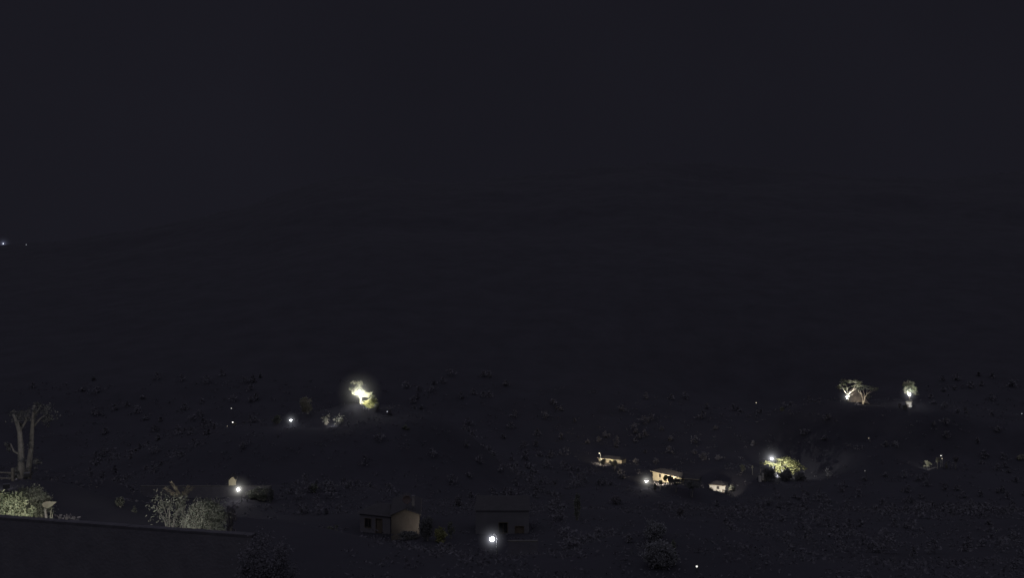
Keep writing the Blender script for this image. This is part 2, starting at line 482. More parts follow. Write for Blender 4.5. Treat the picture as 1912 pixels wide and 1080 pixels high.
# ------------------------------------------------------------------ houses
def house(name, label, x0, D0, x1, D1, yeave0, depth, base_drop, roof_h=1.4, over=0.5, openings=(), wall='cream', roof='roof',
          porch=None, cat='house', side_over=None, eave='eave', hip=0.0, frame='wood'):
    """front wall runs from (x0,D0) to (x1,D1); openings: (u0,u1,v0,v1,kind) in metres along / above the base"""
    a = P(x0, yeave0, D0); b = P(x1, 540, D1); b.z = a.z
    Ld = math.hypot(b.x - a.x, b.y - a.y)
    ang = math.atan2(b.y - a.y, b.x - a.x)
    zb = a.z - base_drop
    root = thing(name, label, cat, (a.x, a.y, zb), ang)
    H = base_drop; T = 0.22
    w = MB()
    us = sorted({0.0, Ld} | {o[0] for o in openings} | {o[1] for o in openings})
    vs = sorted({-0.6, H} | {o[2] for o in openings} | {o[3] for o in openings})
    for u0, u1 in zip(us, us[1:]):
        for v0, v1 in zip(vs, vs[1:]):
            cu, cv = (u0 + u1) / 2, (v0 + v1) / 2
            if any(o[0] < cu < o[1] and o[2] < cv < o[3] for o in openings):
                continue
            w.box(u0, u1, 0, T, v0, v1)
    w.box(0, T, T, depth, -0.6, H); w.box(Ld - T, Ld, T, depth, -0.6, H); w.box(T, Ld - T, depth - T, depth, -0.6, H)
    w.box(T, Ld - T, T, depth - T, -0.6, -0.5)
    ridge = depth / 2
    if not hip:
        w.poly([(0.0, 0, H), (0.0, depth, H), (0.0, ridge, H + roof_h)]); w.poly([(Ld, depth, H), (Ld, 0, H), (Ld, ridge, H + roof_h)])
    w.build('wall', M[wall], root)
    so = over if side_over is None else side_over
    r = MB()
    k = roof_h / ridge
    e = 0.03
    r.slab([(-so, -over, H - over * k + e + 0.1), (Ld + so, -over, H - over * k + e + 0.1), (Ld + so - hip, ridge, H + roof_h + e + 0.1), (-so + hip, ridge, H + roof_h + e + 0.1)], 0.1)
    r.slab([(Ld + so, depth + over, H - over * k + e + 0.1), (-so, depth + over, H - over * k + e + 0.1), (-so + hip, ridge, H + roof_h + e + 0.1), (Ld + so - hip, ridge, H + roof_h + e + 0.1)], 0.1)
    if hip:
        zl = H - over * k + e + 0.1; zr = H + roof_h + e + 0.1
        r.slab([(-so, depth + over, zl), (-so, -over, zl), (-so + hip, ridge, zr)], 0.1)
        r.slab([(Ld + so, -over, zl), (Ld + so, depth + over, zl), (Ld + so - hip, ridge, zr)], 0.1)
    ro = r.build('roof', M[roof], root)
    f = MB(); f.box(-so, Ld + so, -over - 0.035, -over - 0.004, H - over * k - 0.10, H - over * k + 0.12)
    f.build('fascia', M[eave], ro)
    for (u0, u1, v0, v1, kind) in openings:
        if kind == 'gap':
            continue
        fr = MB(); t = 0.07
        fr.box(u0 - t, u0, -0.03, 0.1, v0 - t, v1 + t); fr.box(u1, u1 + t, -0.03, 0.1, v0 - t, v1 + t)
        fr.box(u0, u1, -0.03, 0.1, v1, v1 + t); fr.box(u0, u1, -0.05, 0.1, v0 - t, v0)
        if kind == 'window':
            fo = fr.build('window', M[frame], root)
            pn = MB(); pn.box(u0 + 0.005, u1 - 0.005, 0.12, 0.14, v0 + 0.005, v1 - 0.005); pn.build('pane', M['glass'], fo)
            sh = MB(); cu = (u0 + u1) / 2; sh.box(cu - 0.025, cu + 0.025, 0.07, 0.11, v0, v1); sh.build('mullion', M[frame], fo)
        else:
            fo = fr.build('door', M[frame], root)
            pn = MB(); pn.box(u0 + 0.005, u1 - 0.005, 0.12, 0.16, v0 + 0.005, v1 - 0.005); pn.build('door_leaf', M['door'], fo)
            hd = MB(); hd.ball((u1 - 0.1, 0.09, v0 + 1.0), 0.035, 8, 6); hd.build('handle', M['metal'], fo)
    return root, Ld, ang, a, zb

def long_wall(name, label, x0, D0, x1, ytop0, D1, height, mat, cop, thick=0.3, pillars=0, piece=0.5):
    a = P(x0, ytop0, D0); b = P(x1, 540, D1); b.z = a.z
    Ld = math.hypot(b.x - a.x, b.y - a.y); ang = math.atan2(b.y - a.y, b.x - a.x)
    root = thing(name, label, 'wall', (a.x, a.y, a.z - height), ang)
    w = MB(); w.box(0, Ld, 0, thick, -1.5, height - 0.1); w.build('wall_body', M[mat], root)
    c = MB()
    x = 0.0; rg = random.Random(3)
    while x < Ld:
        e = min(Ld, x + piece); dz = rg.uniform(-0.008, 0.008)
        c.box(x + 0.004, e - 0.004, -0.004, thick + 0.004, height - 0.1 + 0.002, height + dz); x = e
    c.build('coping', M[cop], root)
    for i in range(pillars):
        u = Ld * i / max(1, pillars - 1)
        p = MB(); p.box(u - 0.28, u + 0.28, -0.14, thick + 0.14, -1.5, height + 0.02); p.box(u - 0.32, u + 0.32, -0.18, thick + 0.18, height + 0.022, height + 0.10)
        p.build('pillar', M[mat], root)
    return root, Ld, ang

def undergrowth():
    rg = random.Random(77); mb = MB()
    for _ in range(15000):
        D = 36.0 * (420 / 36.0) ** rg.random()
        X = rg.uniform(-0.62, 0.62) * D
        if D < 52 and X < -8: continue
        if D < 115 and rg.random() < 0.65: continue
        if noise.noise(Vector((X * 0.05, D * 0.05, 4.0))) < -0.25:
            continue
        z = G(X, D)
        hgt = rg.uniform(0.15, 0.5) * (0.6 + D * 0.003)
        for _ in range(7):
            s = rg.uniform(0.5, 1.1) * (0.10 + 0.0011 * D)
            mb.leaf((X + rg.gauss(0, 0.25 + 0.0012 * D), D + rg.gauss(0, 0.25 + 0.0012 * D), z + rg.uniform(0.0, hgt)), s, rg)
    o = mb.build('undergrowth', M['leafu'], None)
    o['kind'] = 'stuff'
KEEP = [(-100, 140, 740, 1000), (255, 525, 885, 1000), (418, 448, 755, 805), (500, 745, 690, 805), (655, 865, 920, 1012), (880, 1012, 940, 1070),
        (1100, 1180, 838, 874), (1192, 1390, 868, 934), (1372, 1520, 843, 904), (1550, 1725, 703, 768), (1712, 1805, 843, 880), (1402, 1422, 746, 762),
        (1608, 1634, 810, 890), (1890, 1930, 763, 868), (1185, 1312, 960, 1075), (0, 60, 445, 466), (560, 640, 970, 1015), (215, 262, 920, 990), (1065, 1165, 915, 980), (738, 778, 788, 810)]
def scrub():
    rg = random.Random(55); mb = MB(); done = 0
    while done < 1000:
        D = 62.0 * (430 / 62.0) ** rg.random()
        X = rg.uniform(-0.66, 0.66) * D
        if noise.noise(Vector((X * 0.012, D * 0.012, 8.0))) < -0.12: 
            if rg.random() < 0.8: continue
        z = G(X, D)
        hh = rg.uniform(0.6, 1.5) * (0.6 + min(D, 700) * 0.0042); ww = hh * rg.uniform(0.5, 1.0)
        px = 956 + X / D * F; pb = 540 - z / D * F; hp = hh * 1.15 / D * F; wp = ww * 1.2 / D * F
        if any(px + wp > k[0] and px - wp < k[1] and pb > k[2] and pb - hp < k[3] for k in KEEP):
            done += 0.2
            continue
        done += 1
        ls = 0.09 + 0.0016 * D
        for _ in range(46):
            u = rg.gauss(0, 0.45); v = rg.gauss(0, 0.45); w = rg.uniform(0.02, 1.0)
            t = math.sqrt(max(0.05, 1 - w * w))
            mb.leaf((X + u * ww * t, D + v * ww * t, z + w * hh), ls, rg)
    o = mb.build('scrub_woodland', M['leafs'], None)
    o['kind'] = 'stuff'
M['leafs'] = leaf_mat('scrub_leaf', (0.116, 0.112, 0.127), (0.134, 0.129, 0.146), 0.25)
scrub()
M['leafu'] = leaf_mat('undergrowth_leaf', (0.083, 0.080, 0.092), (0.103, 0.099, 0.113), 0.2)
undergrowth()

# ================================================================== LEFT FOREGROUND
long_wall('boundary_wall', 'dark low stone wall with level coping across the lower left foreground', -220, 33.2, 470, 951, 29.6, 2.0, 'stone', 'darkcoping')

shrub('clipped green hedge bush, brightly lit, nearest the left edge', 6, 916, 990, 38, 108, M['leaf'], 0.058, 4.5, 'hedge_bush', 'hedge', seed=11, shell=0.55)
shrub('dimmer rounded hedge bush just right of the brightly lit one', 56, 905, 990, 41, 78, M['leafg'], 0.058, 4.5, 'hedge_bush', 'hedge', seed=12, shell=0.55)
shrub('low loose shrub trailing right from the hedge at the wall top', 118, 962, 985, 42, 60, M['leafp'], 0.09, 0.8, 'shrub', 'shrub', seed=13)
fill_light('added floodlight behind the low wall in front of the brightly lit hedge bush', P(26, 984, 34.3), P(12, 950, 38), 1300, 110, (1.0, 0.97, 0.86))
fill_light('added floodlight behind the low wall in front of the dimmer hedge bush', P(84, 988, 35.2), P(66, 945, 41), 1100, 95, (1.0, 0.96, 0.86))
fill_light('added floodlight behind the low wall at the left frame edge', P(-40, 980, 34.5), P(-5, 950, 38), 700, 110, (0.95, 0.97, 0.95))

def agave():
    p0 = P(92, 968, 40.5); g = G(p0.x, p0.y)
    root = thing('agave_plant', 'pale pointed agave leaf plant beside the hedge', 'plant', (p0.x, p0.y, g))
    o = Vector((p0.x, p0.y, g))
    for (x, y, dy, w) in [(109, 937, -0.1, 0.42), (98, 955, 0.1, 0.09), (90, 950, 0.3, 0.09), (78, 956, -0.2, 0.09)]:
        mb = MB(); mb.blade((P(80, 946, 40.5) - o) if w > 0.4 else Vector((0, 0, 0.05)), P(x, y, 40.5 ) - o + Vector((0, dy, 0)), w, 0.03)
        mb.build('leaf_blade', M['leafw'], root)
    st = MB(); st.tube([(0, 0, 0), (-0.1, 0, 0.3), P(84, 950, 40.5) - o], [0.09, 0.07, 0.04], 7); st.build('stalk', M['bark'], root)
agave()

tree('slender forked tree trunk, left of the pair above the hedge', 40, 897, 56,
     [([(40, 897), (38, 870, 0.1), (39, 835), (37, 808), (34, 786, -0.2), (28, 773, -0.2)], 0.24, 0.08),
      ([(37, 805), (44, 790, 0.2), (46, 772, 0.4)], 0.09, 0.04), ([(39, 850), (31, 842, -0.3), (25, 828, -0.3)], 0.07, 0.03)],
     [(32, 772, 0, 10, 7, 60), (46, 772, 0.3, 6, 6, 30), (21, 832, -0.3, 6, 12, 130), (38, 800, 0, 5, 14, 50), (39, 850, 0, 6, 22, 90), (42, 872, 0, 12, 14, 190), (34, 776, 0, 20, 13, 210), (30, 888, -.3, 10, 10, 90)], 0.11, 'leafd', 'bark', 'slender_tree', 21)
tree('taller slender trunk leaning right, right of the pair above the hedge', 52, 897, 57,
     [([(52, 897), (54, 870), (57, 835, 0.1), (60, 805), (63, 780, -0.1), (67, 757, -0.2)], 0.20, 0.07),
      ([(61, 800), (70, 785, 0.2), (80, 775, 0.3)], 0.06, 0.03), ([(64, 775), (72, 765), (77, 757)], 0.05, 0.025)],
     [(84, 777, 0.2, 10, 9, 44), (75, 758, 0, 5, 5, 20), (70, 866, 0, 8, 12, 140), (67, 754, 0, 4, 4, 20), (64, 785, 0, 5, 18, 60), (57, 835, 0, 5, 22, 70), (84, 790, 0.2, 8, 9, 60), (54, 872, 0, 10, 16, 160), (74, 766, 0.1, 20, 14, 210), (90, 782, .2, 12, 9, 70)], 0.10, 'leafd', 'bark', 'slender_tree', 22)
fill_light('added floodlight hidden behind the hedge aimed at the slender trunks', P(50, 925, 51), P(50, 815, 57), 330, 75, (1.0, 0.95, 0.9))

def fence():
    a = P(-70, 905, 49); g = G(a.x, a.y)
    root = thing('rail_fence', 'weathered two rail wooden fence at the left edge above the hedge', 'fence', (a.x, a.y, g - 0.1))
    o = Vector((a.x, a.y, g - 0.1))
    for (y0, y1) in ((882, 883.5), (893, 894)):
        r = MB(); r.tube([P(-80, y0, 49) - o, P(22, y1, 49) - o], [0.04, 0.04], 7); r.build('rail', M['wood'], root)
    for x in (-70, -24, 22):
        q = P(x, 877, 49) - o
        p = MB(); p.box(q.x - 0.06, q.x + 0.06, q.y + 0.045, q.y + 0.165, -0.4, q.z + 0.05); p.build('post', M['wood'], root)
fence()
fill_light('added floodlight hidden behind the hedge aimed at the rail fence', P(12, 925, 46.5), P(14, 885, 49), 60, 90, (1, 0.97, 0.9))

shrub('big dark bush swallowing the right end of the dark stone wall', 492, 990, 1120, 28.6, 130, M['leafs'], 0.05, 3.0, 'dark_bush', 'shrub', seed=37, shell=0.3)
# leafy group behind the wall
def banana_plant():
    p0 = P(318, 1000, 44); g = G(p0.x, p0.y); o = Vector((p0.x, p0.y, g))
    root = thing('leafy_plant', 'loose leafy plant with scattered broad leaves, left of the round bush', 'plant', o)
    rg = random.Random(5)
    st = MB()
    tips = []
    for k in range(11):
        x = rg.uniform(286, 345); y = rg.uniform(932, 985); dy = rg.uniform(-0.6, 0.6)
        q = P(x, y, 44) - o + Vector((0, dy, 0)); tips.append(q)
        st.tube([(rg.uniform(-.1, .1), rg.uniform(-.1, .1), 0), (q.x * 0.4, q.y * 0.4, q.z * 0.6), q], [0.035, 0.022, 0.012], 6)
    st.build('stems', M['bark'], root)
    f = MB()
    for q in tips:
        for _ in range(44):
            c = q + Vector((rg.gauss(0, .18), rg.gauss(0, .18), rg.gauss(0, .16)))
            d = Vector((rg.gauss(0, 1), rg.gauss(0, 1), rg.gauss(-0.2, .7))).normalized()
            f.blade(c, c + d * rg.uniform(.09, .21), 0.07, 0.2, 3)
    for _ in range(420):
        c = P(rg.gauss(320, 16), rg.gauss(965, 17), 44) - o + Vector((0, rg.gauss(0, .4), 0))
        d = Vector((rg.gauss(0, 1), rg.gauss(0, 1), rg.gauss(-0.2, .7))).normalized()
        f.blade(c, c + d * rg.uniform(.08, .18), 0.06, 0.2, 3)
    f.build('foliage', M['leafg'], root)
banana_plant()
shrub('round dense grey green bush in the middle of the left garden', 383, 928, 1005, 43, 84, M['leafg'], 0.055, 4.5, 'round_bush', 'shrub', seed=31, shell=0.6)
def dry_palm():
    p0 = P(345, 1000, 46); g = G(p0.x, p0.y); o = Vector((p0.x, p0.y, g))
    root = thing('palm', 'small palm with dry brown fronds rising behind the leafy plant', 'palm', o)
    t = MB(); t.tube([(0, 0, 0), (-0.05, 0, 0.8), P(339, 932, 46) - o], [0.12, 0.1, 0.08], 8); t.build('trunk', M['bark'], root)
    rg = random.Random(9)
    c = P(339, 930, 46) - o
    for (x, y, dy) in [(318, 900, 0.1), (312, 908, -0.3), (322, 912, 0.3), (352, 906, 0.0), (356, 912, 0.3), (330, 908, -0.2), (346, 916, -.3), (316, 922, .2)]:
        tip = P(x, y, 46) - o + Vector((0, dy, 0))
        mb = MB(); d = tip - c
        mb.tube([c, c + d * 0.6 + Vector((0, 0, 0.05)), tip], [0.018, 0.012, 0.005], 5)
        for k in range(16):
            s0 = c + d * (0.25 + 0.75 * k / 16)
            for sg in (-1, 1):
                e = s0 + d.normalized() * 0.12 + Vector((sg * 0.11 * d.z / max(.1, d.length), rg.uniform(-.08, .08), -0.07 - sg * 0.07 * d.x / max(.1, d.length)))
                mb.blade(s0, e, 0.035, 0.1, 2)
        mb.build('frond', M['leafb'], root)
dry_palm()
fill_light('added floodlight hidden behind the wall below the leafy plant', P(312, 1012, 39.5), P(320, 945, 45), 700, 85, (1.0, 0.96, 0.9))
fill_light('added floodlight hidden behind the wall below the round bush', P(396, 1014, 39.0), P(384, 965, 43), 400, 85, (0.98, 0.97, 0.93))
shrub('faint narrow shrub just right of the round bush', 430, 940, 1000, 46, 26, M['leafp'], 0.09, 0.9, 'shrub', 'shrub', seed=33)
shrub('faint small shrub in the dark left of the leafy plant', 223, 926, 948, None, 18, M['leafg'], 0.15, 0.9, seed=34)
shrub('faint sprig of shrub close left of the leafy plant and lower', 250, 945, 985, None, 14, M['leafg'], 0.15, 0.6, seed=35)

# ================================================================== WALL, CABIN AND LAMP (mid left)
long_wall('garden_wall', 'long low garden wall with lit pale coping passing under the lamp beside the cabin', 262, 131, 506, 908.5, 131, 1.7, 'stone', 'coping', 0.4, 0, 1.3)
def cabin():
    a = P(426, 910, 136); b = P(441, 910, 136)
    w = b.x - a.x
    root, *_ = house('cabin', 'small pale gabled cabin standing behind the lit garden wall', 440.5, 136, 442, 138.6, 897.5, 1.05, 2.9, 0.55, 0.08, (), 'cream', 'roof', cat='cabin', side_over=0.10)
    return root
cabin()
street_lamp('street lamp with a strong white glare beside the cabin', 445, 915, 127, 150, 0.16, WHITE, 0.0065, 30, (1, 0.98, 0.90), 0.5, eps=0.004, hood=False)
fill_light('floodlight added behind the garden wall, aimed at the small cabin', P(438, 910, 133.2), P(434, 900, 136), 300, 90, (1, 0.96, 0.78))
shrub('lit hedge along the garden wall right of the lamp', 484, 911, 930, 129, 44, M['leafg'], 0.16, 1.6, 'hedge_bush', 'hedge', seed=41)
shrub('dark hedge clump ending the garden wall at its right end', 505, 909, 932, 128, 14, M['leafd'], 0.16, 1.2, 'hedge_bush', 'hedge', seed=42)
shrub('faint shrub alone in the dark right of the garden wall', 586, 903, 922, None, 16, M['leafg'], 0.15, 0.9, seed=43)

# ================================================================== CENTRE HOUSE
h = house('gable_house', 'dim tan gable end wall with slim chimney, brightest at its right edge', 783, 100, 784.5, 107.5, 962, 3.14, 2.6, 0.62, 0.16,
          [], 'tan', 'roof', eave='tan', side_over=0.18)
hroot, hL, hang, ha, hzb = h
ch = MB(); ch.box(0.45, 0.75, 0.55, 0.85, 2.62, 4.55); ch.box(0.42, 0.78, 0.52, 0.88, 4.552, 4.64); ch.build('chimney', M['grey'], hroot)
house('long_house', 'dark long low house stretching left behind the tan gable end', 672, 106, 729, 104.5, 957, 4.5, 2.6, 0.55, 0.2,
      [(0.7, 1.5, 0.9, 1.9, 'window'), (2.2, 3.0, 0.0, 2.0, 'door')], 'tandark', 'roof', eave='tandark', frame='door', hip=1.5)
def dish():
    p = P(759.5, 934, 99.3)
    root = thing('satellite_dish', 'round dim reddish dish mounted above the tan gable beside the slim chimney', 'dish', (p.x, p.y, p.z - 1.15))
    m = MB(); m.tube([(0.05, 0.21, -0.25), (0.05, 0.21, 1.15)], [0.03, 0.03], 8); m.build('mast', M['metal'], root)
    d = MB(); n = 24
    for r, dp in [(0.01, 0.12), (0.15, 0.105), (0.27, 0.065), (0.36, 0.0), (0.37, 0.02), (0.27, 0.09), (0.15, 0.13), (0.01, 0.145)]:
        for k in range(n):
            t = 2 * math.pi * k / n
            d.v.append((r * math.cos(t), dp, 1.15 + r * math.sin(t)))
    for i in range(7):
        for k in range(n):
            a = i * n + k; b = i * n + (k + 1) % n
            d.f.append((a, b, b + n, a + n))
    d.v = [(x * 1.33, y * 1.33, 1.15 + (z - 1.15) * 1.33) for x, y, z in d.v]
    d.build('reflector', M['tanred'], root, True)
    f = MB(); f.tube([(0, 0.0, 0.80), (0.02, -0.28, 0.98), (0, -0.34, 1.12)], [0.012] * 3, 6); f.ball((0, -0.34, 1.13), 0.04, 8, 6); f.build('feed_arm', M['metal'], root)
M['tanred'] = surface('faded_red_paint', (0.075, 0.058, 0.058), (0.095, 0.075, 0.075), 3, 0.8, 0.1)
dish()
fill_light('low floodlight added behind the dark bush, aimed at the tan gable end', P(790, 990, 98.3), P(777, 975, 100), 125, 105, (1.0, 0.91, 0.81))
shrub('dark bush standing right of the tan gable end', 797, 964, 1010, 94, 26, M['leafd'], 0.11, 2.0, 'dark_bush', 'shrub', seed=51)
shrub('low dark plants along the foot of the tan gable end', 764, 993, 1008, 95, 44, M['leafd'], 0.10, 1.3, 'shrub', 'shrub', seed=52)
shrub('small flowering shrub with green and reddish leaves right of the dark bush', 823, 984, 1008, 94, 28, M['leafy'], 0.10, 1.0, 'shrub', 'shrub', seed=53)
shrub('sparse pale shrub above the flowering shrub', 842, 973, 1008, 96, 16, M['leafg'], 0.11, 0.6, 'shrub', 'shrub', seed=54)
shrub('sparse faint shrub left of the dark long house', 622, 978, 1012, None, 34, M['leafg'], 0.15, 0.6, 'shrub', 'shrub', seed=55)
shrub('faint bush high behind the sparse pale shrub', 856, 926, 948, None, 16, M['leafp'], 0.15, 0.9, 'shrub', 'shrub', seed=56)

# ================================================================== CENTRE LAMP
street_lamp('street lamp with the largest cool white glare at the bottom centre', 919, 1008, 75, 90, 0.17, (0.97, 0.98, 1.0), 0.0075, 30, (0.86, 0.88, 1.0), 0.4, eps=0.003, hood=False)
long_wall('low_wall', 'low dark wall whose pale coping catches the cool lamp glare', 948, 73, 1004, 1011, 73, 1.3, 'stone', 'coping', 0.25, 0, 0.9)
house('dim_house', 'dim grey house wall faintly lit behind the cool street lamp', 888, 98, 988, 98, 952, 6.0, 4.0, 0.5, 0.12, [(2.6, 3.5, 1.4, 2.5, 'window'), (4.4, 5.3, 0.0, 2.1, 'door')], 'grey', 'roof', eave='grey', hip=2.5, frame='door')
shrub('faint tall narrow shrub in the dark right of the dim house', 1078, 918, 975, None, 12, M['leafg'], 0.15, 1.0, 'shrub', 'shrub', seed=58)
shrub('faint round purple grey shrub below the far houses', 1150, 926, 944, None, 22, M['leafp'], 0.15, 1.1, 'shrub', 'shrub', seed=59)
shrub('faint shrub in the dark below the two far cream houses', 1272, 945, 966, None, 16, M['leafp'], 0.15, 0.8, 'shrub', 'shrub', seed=60)
shrub('broad dim grey bush low in the frame right of centre', 1232, 1006, 1062, None, 62, M['leafpale'], 0.075, 2.2, 'grey_bush', 'shrub', seed=61, shell=0.3)
shrub('dim grey bush just above the broad low one, right of centre', 1222, 968, 1014, None, 46, M['leafpale'], 0.09, 1.6, 'grey_bush', 'shrub', seed=62, shell=0.3)
shrub('tall narrow dark plant at the right side of the broad dim grey bush', 1257, 1002, 1058, None, 14, M['leafg'], 0.08, 1.2, 'shrub', 'shrub', seed=63)
bollard('tiny garden light at the bottom, right of the broad dim grey bush', P(1301, 1062, 50), 0.15, (1, 0.98, 0.92), 0.055)

# ================================================================== FAR HOUSES (centre right)
house('cottage', 'long cream cottage with a porch, upper left of the three far houses', 1118, 334, 1160, 329, 855, 4.2, 2.3, 0.6, 0.45,
      [(2.2, 3.1, 0.0, 1.9, 'door'), (4.3, 5.2, 0.7, 1.7, 'window'), (5.9, 7.6, 0.0, 1.9, 'gap')], 'cream', 'roof', hip=2.0)
street_lamp('small warm lamp just above the roof of the upper cottage', 1119, 847, 327, 4.5, 0.2, WARM, arm=0.5)
fill_light('floodlight added in shrubs aimed at the upper cottage wall', P(1119, 862.5, 324), P(1130, 858, 330), 9000, 110, WARM)
for i, (x, yt, yb, w, lab) in enumerate([(1126, 858, 869, 9, 'dark shrub under the left end of the upper cottage'),
                                         (1147, 860, 871, 16, 'dark shrub under the right end of the upper cottage')]):
    shrub(lab, x, yt, yb, 319 - 4 * i, w, M['leafd'], 0.22, 1.4, seed=70 + i)

r = house('bungalow', 'brightest cream bungalow with one dark window beside the street lamp', 1219, 290, 1272, 280, 880, 5.0, 2.9, 0.75, 0.55,
      [(2.7, 3.6, 1.35, 2.35, 'window'), (6.9, 8.6, -0.1, 2.2, 'gap'), (10.2, 11.0, 0.9, 1.9, 'window')], 'cream', 'roof', side_over=0.7, hip=2.2)
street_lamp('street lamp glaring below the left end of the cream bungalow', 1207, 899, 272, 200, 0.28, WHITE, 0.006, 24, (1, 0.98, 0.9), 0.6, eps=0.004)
fill_light('added floodlight low in the shrubs aimed at the cream bungalow', P(1231, 899, 276), P(1238, 886, 285), 30000, 100, WARM)
for i, (x, yt, yb, w, D, m, lab) in enumerate([
        (1243, 888, 899, 11, 275, 'leafy', 'lit yellow green shrub against the cream bungalow wall'),
        (1252, 888, 902, 12, 273, 'leafd', 'dark shrub at the porch of the cream bungalow'),
        (1234, 896, 906, 8, 271, 'leafg', 'small pale shrub below the cream bungalow'),
        (1223, 903, 911, 6, 269, 'leafg', 'tiny pale shrub right below the bungalow street lamp'),
        (1262, 893, 906, 24, 270, 'leafd', 'dark wide shrub below the right half of the bungalow')]):
    shrub(lab, x, yt, yb, D, w, M[m], 0.18, 1.3, seed=80 + i)
house('outbuilding', 'low outbuilding with a thin pale eave between the bungalow and the right house', 1277, 280, 1304, 278, 893.5, 4.0, 2.0, 0.4, 0.4,
      [(1.0, 2.2, 0.0, 1.6, 'door')], 'grey', 'roof')
shrub('dark shrub in front of the low outbuilding', 1292, 897, 914, 268, 34, M['leafd'], 0.2, 1.4, seed=86)

house('white_house', 'plain whitish house with one dark window, rightmost of the three far houses', 1325, 292, 1354, 290, 905, 5.0, 3.1, 0.7, 0.3,
      [(2.3, 3.1, 1.75, 2.65, 'window'), (4.1, 4.8, 0.2, 1.7, 'door')], 'white', 'roof', eave='door', side_over=0.3, hip=2.0)
fill_light('floodlight added on the ground aimed at the plain whitish house', P(1344, 925, 277), P(1340, 912, 290), 26000, 75, (1, 0.9, 0.74))
for i, (x, yt, yb, w, D, m, lab) in enumerate([
        (1327, 911, 927, 13, 280, 'leafd', 'dark shrub covering the lower left of the whitish house'),
        (1343, 917, 928, 10, 277, 'leafg', 'pale shrub at the foot of the whitish house'),
        (1332, 919, 928, 8, 278, 'leafg', 'small pale plant at the lower left of the whitish house'),
        (1355, 915, 928, 10, 279, 'leafd', 'dark shrub at the right corner of the whitish house'),
        (1367, 905, 920, 14, 283, 'leafg', 'small loose tree lit beside the right end of the whitish house')]):
    shrub(lab, x, yt, yb, D, w, M[m], 0.18, 1.2 if m == 'leafd' else 0.8, seed=90 + i)

# ================================================================== LIT TREE BESIDE THE LAMP (right)
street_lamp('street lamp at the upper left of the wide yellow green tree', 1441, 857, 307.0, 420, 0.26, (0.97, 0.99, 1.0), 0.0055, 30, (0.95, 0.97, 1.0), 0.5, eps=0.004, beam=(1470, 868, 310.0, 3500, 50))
fill_light('floodlight added in the bushes aimed up into the wide yellow green tree', P(1449, 887, 304.5), P(1458, 866, 310), 18000, 145, (1, 1, 0.9))
tree('wide yellow green tree lit by the street lamp on its left', 1462, 890, 310.0,
     [([(1462, 890), (1461, 882), (1458, 872)], 0.28, 0.16), ([(1458, 874), (1448, 866, -0.6), (1438, 864, -.6)], 0.12, 0.05),
      ([(1458, 873), (1470, 866, -0.5), (1484, 866)], 0.12, 0.05), ([(1459, 874), (1462, 862), (1460, 858)], 0.1, 0.04)],
     [(1446, 868, -0.4, 12, 5, 220), (1458, 864, 0.0, 13, 7, 300), (1472, 866, -0.4, 14, 8, 320), (1485, 870, 0.0, 12, 8, 240),
      (1456, 877, -0.4, 9, 7, 220), (1481, 878, -0.6, 9, 7, 190), (1494, 873, 0.3, 8, 5, 70), (1466, 858, .6, 14, 4, 90), (1437, 866, -.3, 9, 4, 130), (1500, 876, .2, 6, 4, 60), (1476, 859, .5, 16, 4, 60)],
     0.22, 'leafy', 'bark', 'broad_tree', 101, dens=2.0)
for i, (x, yt, yb, w, D, lab) in enumerate([
        (1467, 877, 902, 24, 302.0, 'dark bush in front of the middle of the wide yellow green tree'),
        (1432, 872, 898, 34, 302.0, 'dark bush below the street lamp and left of the yellow green tree'),
        (1494, 883, 900, 22, 302.0, 'dark bush at the lower right of the yellow green tree')]):
    shrub(lab, x, yt, yb, D, w, M['leafd'], 0.24, 1.8, 'dark_bush', seed=110 + i)
for i, (x, yt, yb, w, D, m, lab) in enumerate([
        (1386, 868, 877, 12, 306.0, 'leafg', 'faint pale shrub farthest left of the street lamp and tree'),
        (1405, 870, 876, 5, 305.0, 'leafw', 'tiny pale shrub between the faint shrub and the lamp'),
        (1420, 861, 870, 7, 305.0, 'leafg', 'small pale shrub just left of the lamp by the tree')]):
    shrub(lab, x, yt, yb, D, w, M[m], 0.16, 1.0, seed=115 + i)
def pillar(x, yt, yb, D, wpx, label):
    p = P(x, yb, D); w = wpx / F * D / 2; hh = (yb - yt) / F * D
    root = thing('gate_pillar', label, 'pillar', (p.x, p.y, p.z - 0.02))
    s = MB(); s.box(-w, w, -w, w, -1.2, hh * 0.86); s.build('shaft', M['white'], root)
    c = MB(); c.lathe((0, 0, hh * 0.86), [(w * 1.25, 0.003), (w * 1.25, 0.08), (w * 0.7, 0.14), (0.02, hh * 0.14)], 12); c.build('cap', M['white'], root)
pillar(1419, 889, 899, 300.5, 4.5, 'taller pale gate pillar below the lamp and dark bush')
pillar(1424.5, 884, 891, 301.0, 3, 'shorter pale gate pillar behind the taller one')

# ================================================================== TREES WITH ADDED FLOODLIGHTS ON THE RIGHT HILL
tree('flat crowned tree with a glaring white uplit trunk, left of the floodlit pair', 1583, 746, 340,
     [([(1583, 746), (1582, 740), (1584, 734)], 0.42, 0.30), ([(1583, 738), (1578, 733, -.4), (1574, 728, -.5)], 0.2, 0.08),
      ([(1584, 736), (1592, 731, .4), (1596, 724, .5), (1599, 718)], 0.22, 0.07), ([(1584, 736), (1582, 729), (1580, 720)], 0.18, 0.06),
      ([(1583, 741), (1590, 737, -.4), (1595, 733, -.6)], 0.15, 0.05), ([(1592, 731), (1601, 724), (1606, 718)], 0.1, 0.05)],
     [(1572, 722, 0, 8, 5, 90), (1580, 715, 0.4, 9, 5, 130), (1590, 713, -.3, 10, 5, 150), (1600, 715, .3, 9, 4, 130), (1594, 721, -.5, 8, 3, 60), (1578, 725, -.5, 7, 4, 80), (1567, 727, 0, 4, 4, 30), (1606, 720, 0, 5, 3, 40)],
     0.24, 'leafm', 'palebark', 'flat_crowned_tree', 121, dens=2.6)
